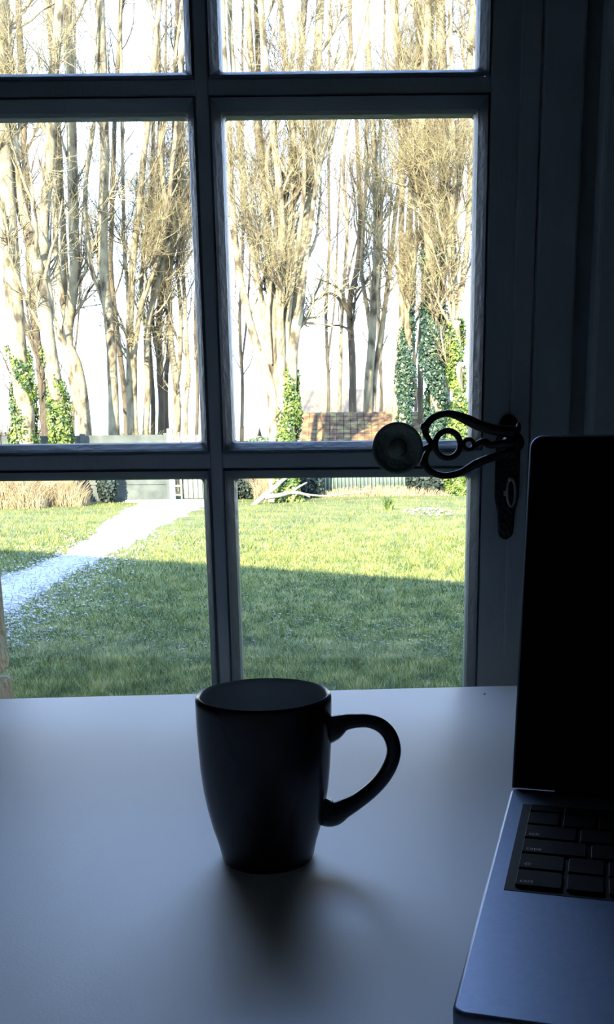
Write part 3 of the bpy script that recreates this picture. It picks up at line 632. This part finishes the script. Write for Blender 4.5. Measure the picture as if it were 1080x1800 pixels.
def tree(label, Y, stems, bark='bark', twig='twig', nb=(40, 500, 2200), spread=1.0, ivy=None, group=None, top=-170, low=.12, tl=1.0):
    base = at(stems[0][0][0][0], 800, Y); base.z = GZ
    tr = thing('bare_tree', label, 'tree', base); B0 = np.array(base)
    polys, rads = [], []
    for pts, r0, r1 in stems:
        pts = list(pts)
        if pts[0][1] > 700: pts = [(pts[0][0]+(pts[0][0]-pts[1][0])*.15, None)]+pts
        (xa, ya), (xb, yb) = pts[-2], pts[-1]
        if yb > top+30 and yb <= 230:
            sl_ = (xb-xa)/max(20, (ya-yb)); mid = (yb+top)/2
            pts += [(xb+sl_*(yb-mid)*.8+random.uniform(-5, 5), mid), (xb+sl_*(yb-top)*.65+random.uniform(-8, 8), top)]
        P = []; dy = random.uniform(-.3, .3)
        for i, (x, y) in enumerate(pts):
            if y is None: q = at(x, 800, Y); q.z = GZ-.05; P.append(q)
            else: P.append(at(x, y, Y+dy*i/3))
        P, _ = smooth_path(P, [1]*len(P), 4); P = np.array([tuple(p) for p in P])-B0
        k = np.linspace(0, len(P)-1, 30); i0 = np.minimum(k.astype(int), len(P)-2); P = P[i0]*(1-(k-i0))[:, None]+P[i0+1]*(k-i0)[:, None]
        tt_ = np.linspace(0, 1, 30); R = (r0+(r1-r0)*tt_**.8)*Y/1700*1.02/2
        P[1:, :2] += np.cumsum(RNG.normal(0, .008, (29, 2)), 0)
        if pts[0][1] is None: R = R*(1+.35*np.exp(-tt_*18))
        else: R = R*np.minimum(1, .3+tt_*7)
        V, Q = tubes(P[None], R[None], 12); link('stem', np_mesh('stem', V, Q, 4), M[bark], tr, True)
        polys.append(P); rads.append(R)
    P0, R0_ = np.stack(polys), np.stack(rads)
    P1, R1 = grow(P0, R0_, nb[0], low, .95, 1.6*spread, 4.2*spread, .35, .85, 8, .38, .55, .13, .014)
    P1b, R1b = grow(P1, R1, nb[0]*4, .15, .95, .7*spread, 2.0*spread, .35, .9, 6, .6, .3, .16, .009)
    V, Q = merge([tubes(P1, R1, 6), tubes(P1b, R1b, 4)]); link('branches', np_mesh('branches', V, Q, 4), M[bark], tr, True, kind='stuff')
    P2, R2 = grow(P1b, R1b, nb[1], .1, 1, .45*tl, 1.5*tl, .3, 1.1, 5, .6, .22, .2, .0062)
    P2a, R2a = grow(P1, R1, nb[1]//2, .2, 1, .45*tl, 1.5*tl, .3, 1.0, 5, .5, .22, .2, .0062)
    P2 = np.concatenate([P2, P2a]); R2 = np.concatenate([R2, R2a])
    P3, R3 = grow(P2, R2, int(nb[2]*1.18), .1, 1, .25*tl, .95*tl, .35, 1.4, 4, .7, .08, .28, .0036)
    c2, c3 = int(len(P2)*.7), int(len(P3)*.65)
    V, Q = merge([tubes(P2[:c2], R2[:c2], 3), tubes(P3[:c3], R3[:c3], 3)]); link('twigs', np_mesh('twigs', V, Q, 4), M[twig], tr, kind='stuff')
    V, Q = merge([tubes(P2[c2:], R2[c2:], 3), tubes(P3[c3:], R3[c3:], 3)]); o = link('twigs', np_mesh('twigs', V, Q, 4), M['twigd'], tr, kind='stuff'); o['label'] = 'darker brown twigs'
    if ivy:                                 # list of (stem index, photo y of top, extra radius, leaf count, material)
        for si, ytop, er, cnt, im in ivy:
            Pm = P0[si]; z_top = at(600, ytop, Y).z-B0[2]
            cnt2 = int(cnt*2.6); u_r = RNG.random(cnt2); zt_ = u_r**1.15*z_top; an = RNG.uniform(0, 2*pi, cnt2); ph = RNG.uniform(0, 6, 4)
            pat = np.sin(zt_*2.1+ph[0]+1.2*np.sin(an+ph[1]))+.8*np.sin(zt_*4.7+ph[2]+2*an)+.6*np.cos(an*2+zt_+ph[3])
            kp = pat+1.5*(1-zt_/z_top)+RNG.normal(0, .35, cnt2)-7*np.maximum(0, zt_/z_top-.78) > .25; zt_, an, pat = zt_[kp], an[kp], pat[kp]; cnt2 = len(zt_)
            ii = np.array([np.interp(zt_, Pm[:, 2], Pm[:, c]) for c in (0, 1)]).T
            rad_ = np.interp(zt_, Pm[:, 2], R0_[si]); fr = zt_/z_top
            bul = er*(.25+.85*(1-fr)**.6)*(.75+.3*pat)
            rr_ = rad_+np.maximum(bul, .03)*RNG.uniform(.1, 1.05, cnt2)
            d = np.stack([np.cos(an), np.sin(an), np.full(cnt2, .15)], 1)
            V, Q = leaf_quads(np.stack([ii[:, 0]+d[:, 0]*rr_, ii[:, 1]+d[:, 1]*rr_, zt_], 1), d, .042)
            link('ivy', np_mesh('ivy', V, Q, 4), M[im], tr, kind='stuff')
    tr['group'] = group or 'bare trees around the end of the garden'
    return tr
# left pane
tree('thickest pale tree at the far left, ivy around its foot', 26.2, [([(45, 790), (42, 700), (32, 600), (22, 480), (12, 330), (4, 203)], 36, 22), ([(20, 480), (-5, 330), (-15, 203)], 18, 10)], ivy=[(0, 600, .2, 3600, 'ivy')], nb=(16, 240, 1200), low=.4)
tree('leaning pale tree with a bright ivy sleeve, second from the far left', 26.6, [([(110, 790), (98, 690), (84, 600), (72, 500), (52, 420), (33, 350), (22, 263), (16, 203)], 28, 13), ([(92, 560), (75, 470), (76, 390), (84, 300), (90, 203)], 20, 13)], ivy=[(0, 605, .2, 3800, 'ivy')], nb=(20, 320, 1500), low=.3)
tree('dark slender tree behind the leaning ivy-sleeved one', 33, [([(82, 775), (72, 650), (55, 520), (50, 413), (46, 300), (42, 203)], 15, 9), ([(70, 640), (40, 560), (22, 500), (5, 400)], 9, 5)], 'barkd', 'twigd', nb=(18, 380, 1800))
tree('pale tree with two entwined stems, third group from the left', 30, [([(152, 775), (146, 700), (134, 640), (118, 600), (124, 547), (133, 473), (130, 390), (128, 313), (126, 203)], 21, 14), ([(150, 770), (132, 690), (120, 610), (114, 470), (108, 347), (100, 213)], 14, 10), ([(118, 600), (108, 520), (96, 450), (92, 330), (90, 203)], 10, 8)], nb=(26, 480, 2300), low=.3)
tree('straight pale tree standing alone before the widest sky gap', 29.5, [([(201, 780), (200, 700), (197, 640), (192, 570), (183, 480), (182, 380), (186, 280), (184, 203)], 19, 13), ([(190, 560), (176, 510), (160, 470), (148, 350), (160, 240), (163, 203)], 9, 5)], nb=(14, 260, 1100), low=.45)
tree('dark leaning stem just right of the straight lone pale tree', 34, [([(224, 775), (218, 690), (207, 600), (199, 530), (194, 450), (197, 330), (200, 203)], 11, 6)], 'barkd', 'twigd', nb=(12, 240, 1000), low=.4)
tree('pale forked tree right of the lone straight tree', 30.5, [([(232, 780), (231, 700), (229, 620), (228, 560), (230, 520), (236, 420), (246, 350), (252, 280), (262, 203)], 16, 7), ([(240, 775), (236, 690), (238, 610), (248, 540), (268, 480), (290, 400), (300, 320), (312, 203)], 11, 6), ([(228, 560), (224, 500), (218, 420), (216, 330), (214, 203)], 7, 4)], nb=(26, 520, 2400), low=.25)
tree('curved tree with twiggy crown, fifth from the vertical bar in the left pane', 31, [([(255, 780), (259, 700), (258, 640), (256, 580), (268, 520), (284, 470), (294, 400), (280, 300), (277, 203)], 12, 6), ([(256, 580), (250, 500), (258, 420), (268, 330), (292, 203)], 7, 4)], nb=(26, 560, 2600), low=.25)
tree('brown stem with ragged bark beside the curved twiggy tree', 32, [([(284, 780), (283, 720), (279, 650), (277, 570), (284, 500), (286, 420), (300, 330), (306, 203)], 13, 6), ([(279, 640), (270, 560), (272, 480), (282, 400)], 7, 4)], 'barkd', 'twig', nb=(26, 480, 2300), low=.25)
tree('close pair of short pale stems next to the vertical bar', 31.5, [([(309, 780), (311, 720), (308, 660), (300, 600), (296, 520), (304, 430), (318, 330), (320, 203)], 15, 5), ([(326, 780), (325, 720), (330, 660), (326, 600), (322, 520), (318, 430), (330, 330)], 11, 5), ([(310, 690), (316, 620), (316, 540), (310, 470), (320, 380)], 9, 4)], nb=(28, 560, 2600), low=.2)
# right pane
tree('broad many-stemmed tree with ivy on its foot, left in the right pane', 26.5, [([(505, 800), (508, 700), (513, 613), (524, 540), (527, 480), (530, 400), (540, 300), (548, 203)], 30, 12),
      ([(482, 800), (478, 700), (462, 640), (444, 591), (430, 540), (418, 480), (408, 400), (402, 300), (398, 203)], 20, 6), ([(488, 800), (486, 690), (470, 600), (456, 520), (440, 430), (428, 330), (418, 203)], 17, 7),
      ([(492, 790), (490, 680), (484, 600), (478, 520), (470, 420), (462, 320), (450, 203)], 17, 9), ([(496, 790), (496, 680), (494, 600), (492, 520), (496, 420), (490, 320), (478, 203)], 18, 9),
      ([(500, 790), (502, 680), (505, 580), (512, 480), (512, 380), (520, 290), (508, 203)], 15, 8), ([(478, 640), (470, 560), (478, 470), (486, 380), (470, 290), (492, 203)], 10, 6),
      ([(520, 560), (536, 470), (548, 390), (560, 310), (580, 240), (600, 180)], 9, 5), ([(505, 560), (522, 440), (534, 330), (530, 203)], 8, 5)], nb=(56, 1200, 6500), low=.3, ivy=[(0, 620, .20, 4600, 'ivy'), (4, 690, .16, 1500, 'ivy')])
tree('dark shadowed stems inside the broad many-stemmed tree', 27.6, [([(486, 790), (488, 640), (480, 520), (472, 400), (464, 300), (458, 203)], 12, 8), ([(495, 790), (498, 640), (506, 500), (500, 380), (512, 280), (520, 203)], 12, 8)], 'barkd', 'twigd', nb=(22, 500, 2400), low=.3)  # shadow among the stems is put into the darker bark colour
tree('tree with one dark arching limb over the gap, middle of the right pane', 35, [([(620, 790), (620, 700), (619, 620), (614, 560), (616, 520), (626, 480), (634, 400), (630, 300), (626, 203)], 15, 5), ([(617, 560), (606, 540), (590, 522), (574, 516), (562, 522)], 8, 3), ([(614, 545), (605, 530), (598, 512), (580, 500), (556, 490)], 6, 2.5), ([(619, 590), (607, 577), (592, 572), (572, 576)], 5, 2)], 'barkd', 'twigd', nb=(18, 360, 1700), low=.3)
tree('slim upright tree right of the arching-limbed one', 34, [([(644, 790), (647, 729), (649, 670), (655, 613), (660, 524), (664, 440), (662, 350), (660, 291), (656, 203)], 19, 7), ([(656, 790), (655, 720), (660, 640), (672, 560), (682, 470), (690, 380), (702, 290), (700, 203)], 11, 6), ([(655, 613), (645, 540), (636, 470), (640, 380), (646, 203)], 8, 4)], nb=(34, 700, 3200), low=.3)
tree('tall trunk in a dark ivy sleeve left of the paired ivy columns', 31, [([(707, 790), (708, 720), (714, 640), (718, 560), (718, 470), (722, 380), (728, 290), (732, 203)], 16, 9), ([(692, 780), (696, 690), (702, 600), (706, 500), (704, 400), (708, 300), (702, 203)], 12, 8)], nb=(30, 560, 2600), low=.35, ivy=[(0, 470, .25, 7000, 'ivy_shaded')])
tree('thick trunk wrapped in the widest dark ivy column', 30, [([(766, 790), (766, 700), (764, 600), (760, 500), (752, 400), (738, 300), (742, 203)], 24, 12), ([(762, 560), (748, 470), (762, 380), (746, 290), (728, 203)], 14, 9), ([(768, 560), (778, 450), (776, 330), (773, 203)], 17, 13)], nb=(36, 900, 4500), low=.3, ivy=[(0, 440, .40, 15000, 'ivy_shaded')])
tree('trunk with sunlit ivy at the right edge of the right pane', 29, [([(806, 790), (806, 700), (804, 600), (800, 500), (797, 400), (812, 300), (822, 203)], 20, 9), ([(804, 560), (818, 470), (826, 380), (832, 203)], 11, 7), ([(800, 560), (790, 450), (800, 330), (796, 203)], 9, 6)], nb=(44, 1200, 6000), low=.25, ivy=[(0, 560, .30, 9000, 'ivy')])
tree('dark stems woven through the crown of the curved twiggy tree', 33.5, [([(270, 790), (268, 690), (262, 580), (272, 470), (268, 350), (270, 203)], 9, 5), ([(296, 790), (292, 680), (300, 560), (296, 440), (312, 320), (316, 203)], 9, 5)], 'barkd', 'twigd', nb=(16, 300, 1300), low=.3)  # darker bark and twigs paint the shade inside the crown
tree('dark stems standing between the two right-hand ivy columns', 33, [([(740, 790), (742, 640), (748, 500), (744, 360), (752, 203)], 12, 7), ([(786, 790), (784, 640), (778, 500), (788, 360), (784, 203)], 11, 6)], 'barkd', 'twigd', nb=(14, 260, 1200), low=.4)  # stems coloured dark for the shade between the ivy columns
tree('slender bare tree with spreading twigs in the widest gap of the right pane', 38, [([(596, 790), (598, 690), (600, 600), (606, 500), (612, 400), (606, 300), (610, 203)], 7, 4), ([(602, 560), (588, 470), (576, 400), (566, 320)], 4, 2), ([(604, 520), (622, 440), (640, 360), (650, 260)], 4, 2)], 'bark', 'twigd', nb=(22, 300, 1900), low=.35)
for i, (px, Y_) in enumerate(((575, 44), (668, 46), (128, 47), (285, 45), (345, 42), (425, 45), (730, 44))):
    lb = ['thin far tree in the hazy gap of the right pane', 'thin far tree behind the slim upright tree', 'thin far tree behind the entwined pale stems', 'thin far tree behind the ragged brown stem', 'thin far tree hidden mostly behind the vertical bar', 'thin far tree left of the many-stemmed tree', 'thin far tree behind the dark ivy sleeve'][i]
    tree(lb, Y_, [([(px, 775), (px+2, 680), (px-3, 560), (px+3, 430), (px+1, 310), (px+4, 203)], 7, 3), ([(px+1, 640), (px+12, 520), (px+16, 400), (px+22, 280)], 4, 2)], 'barkd', 'twigd', nb=(26, 420, 1600), low=.25, spread=1.3, tl=1.4)
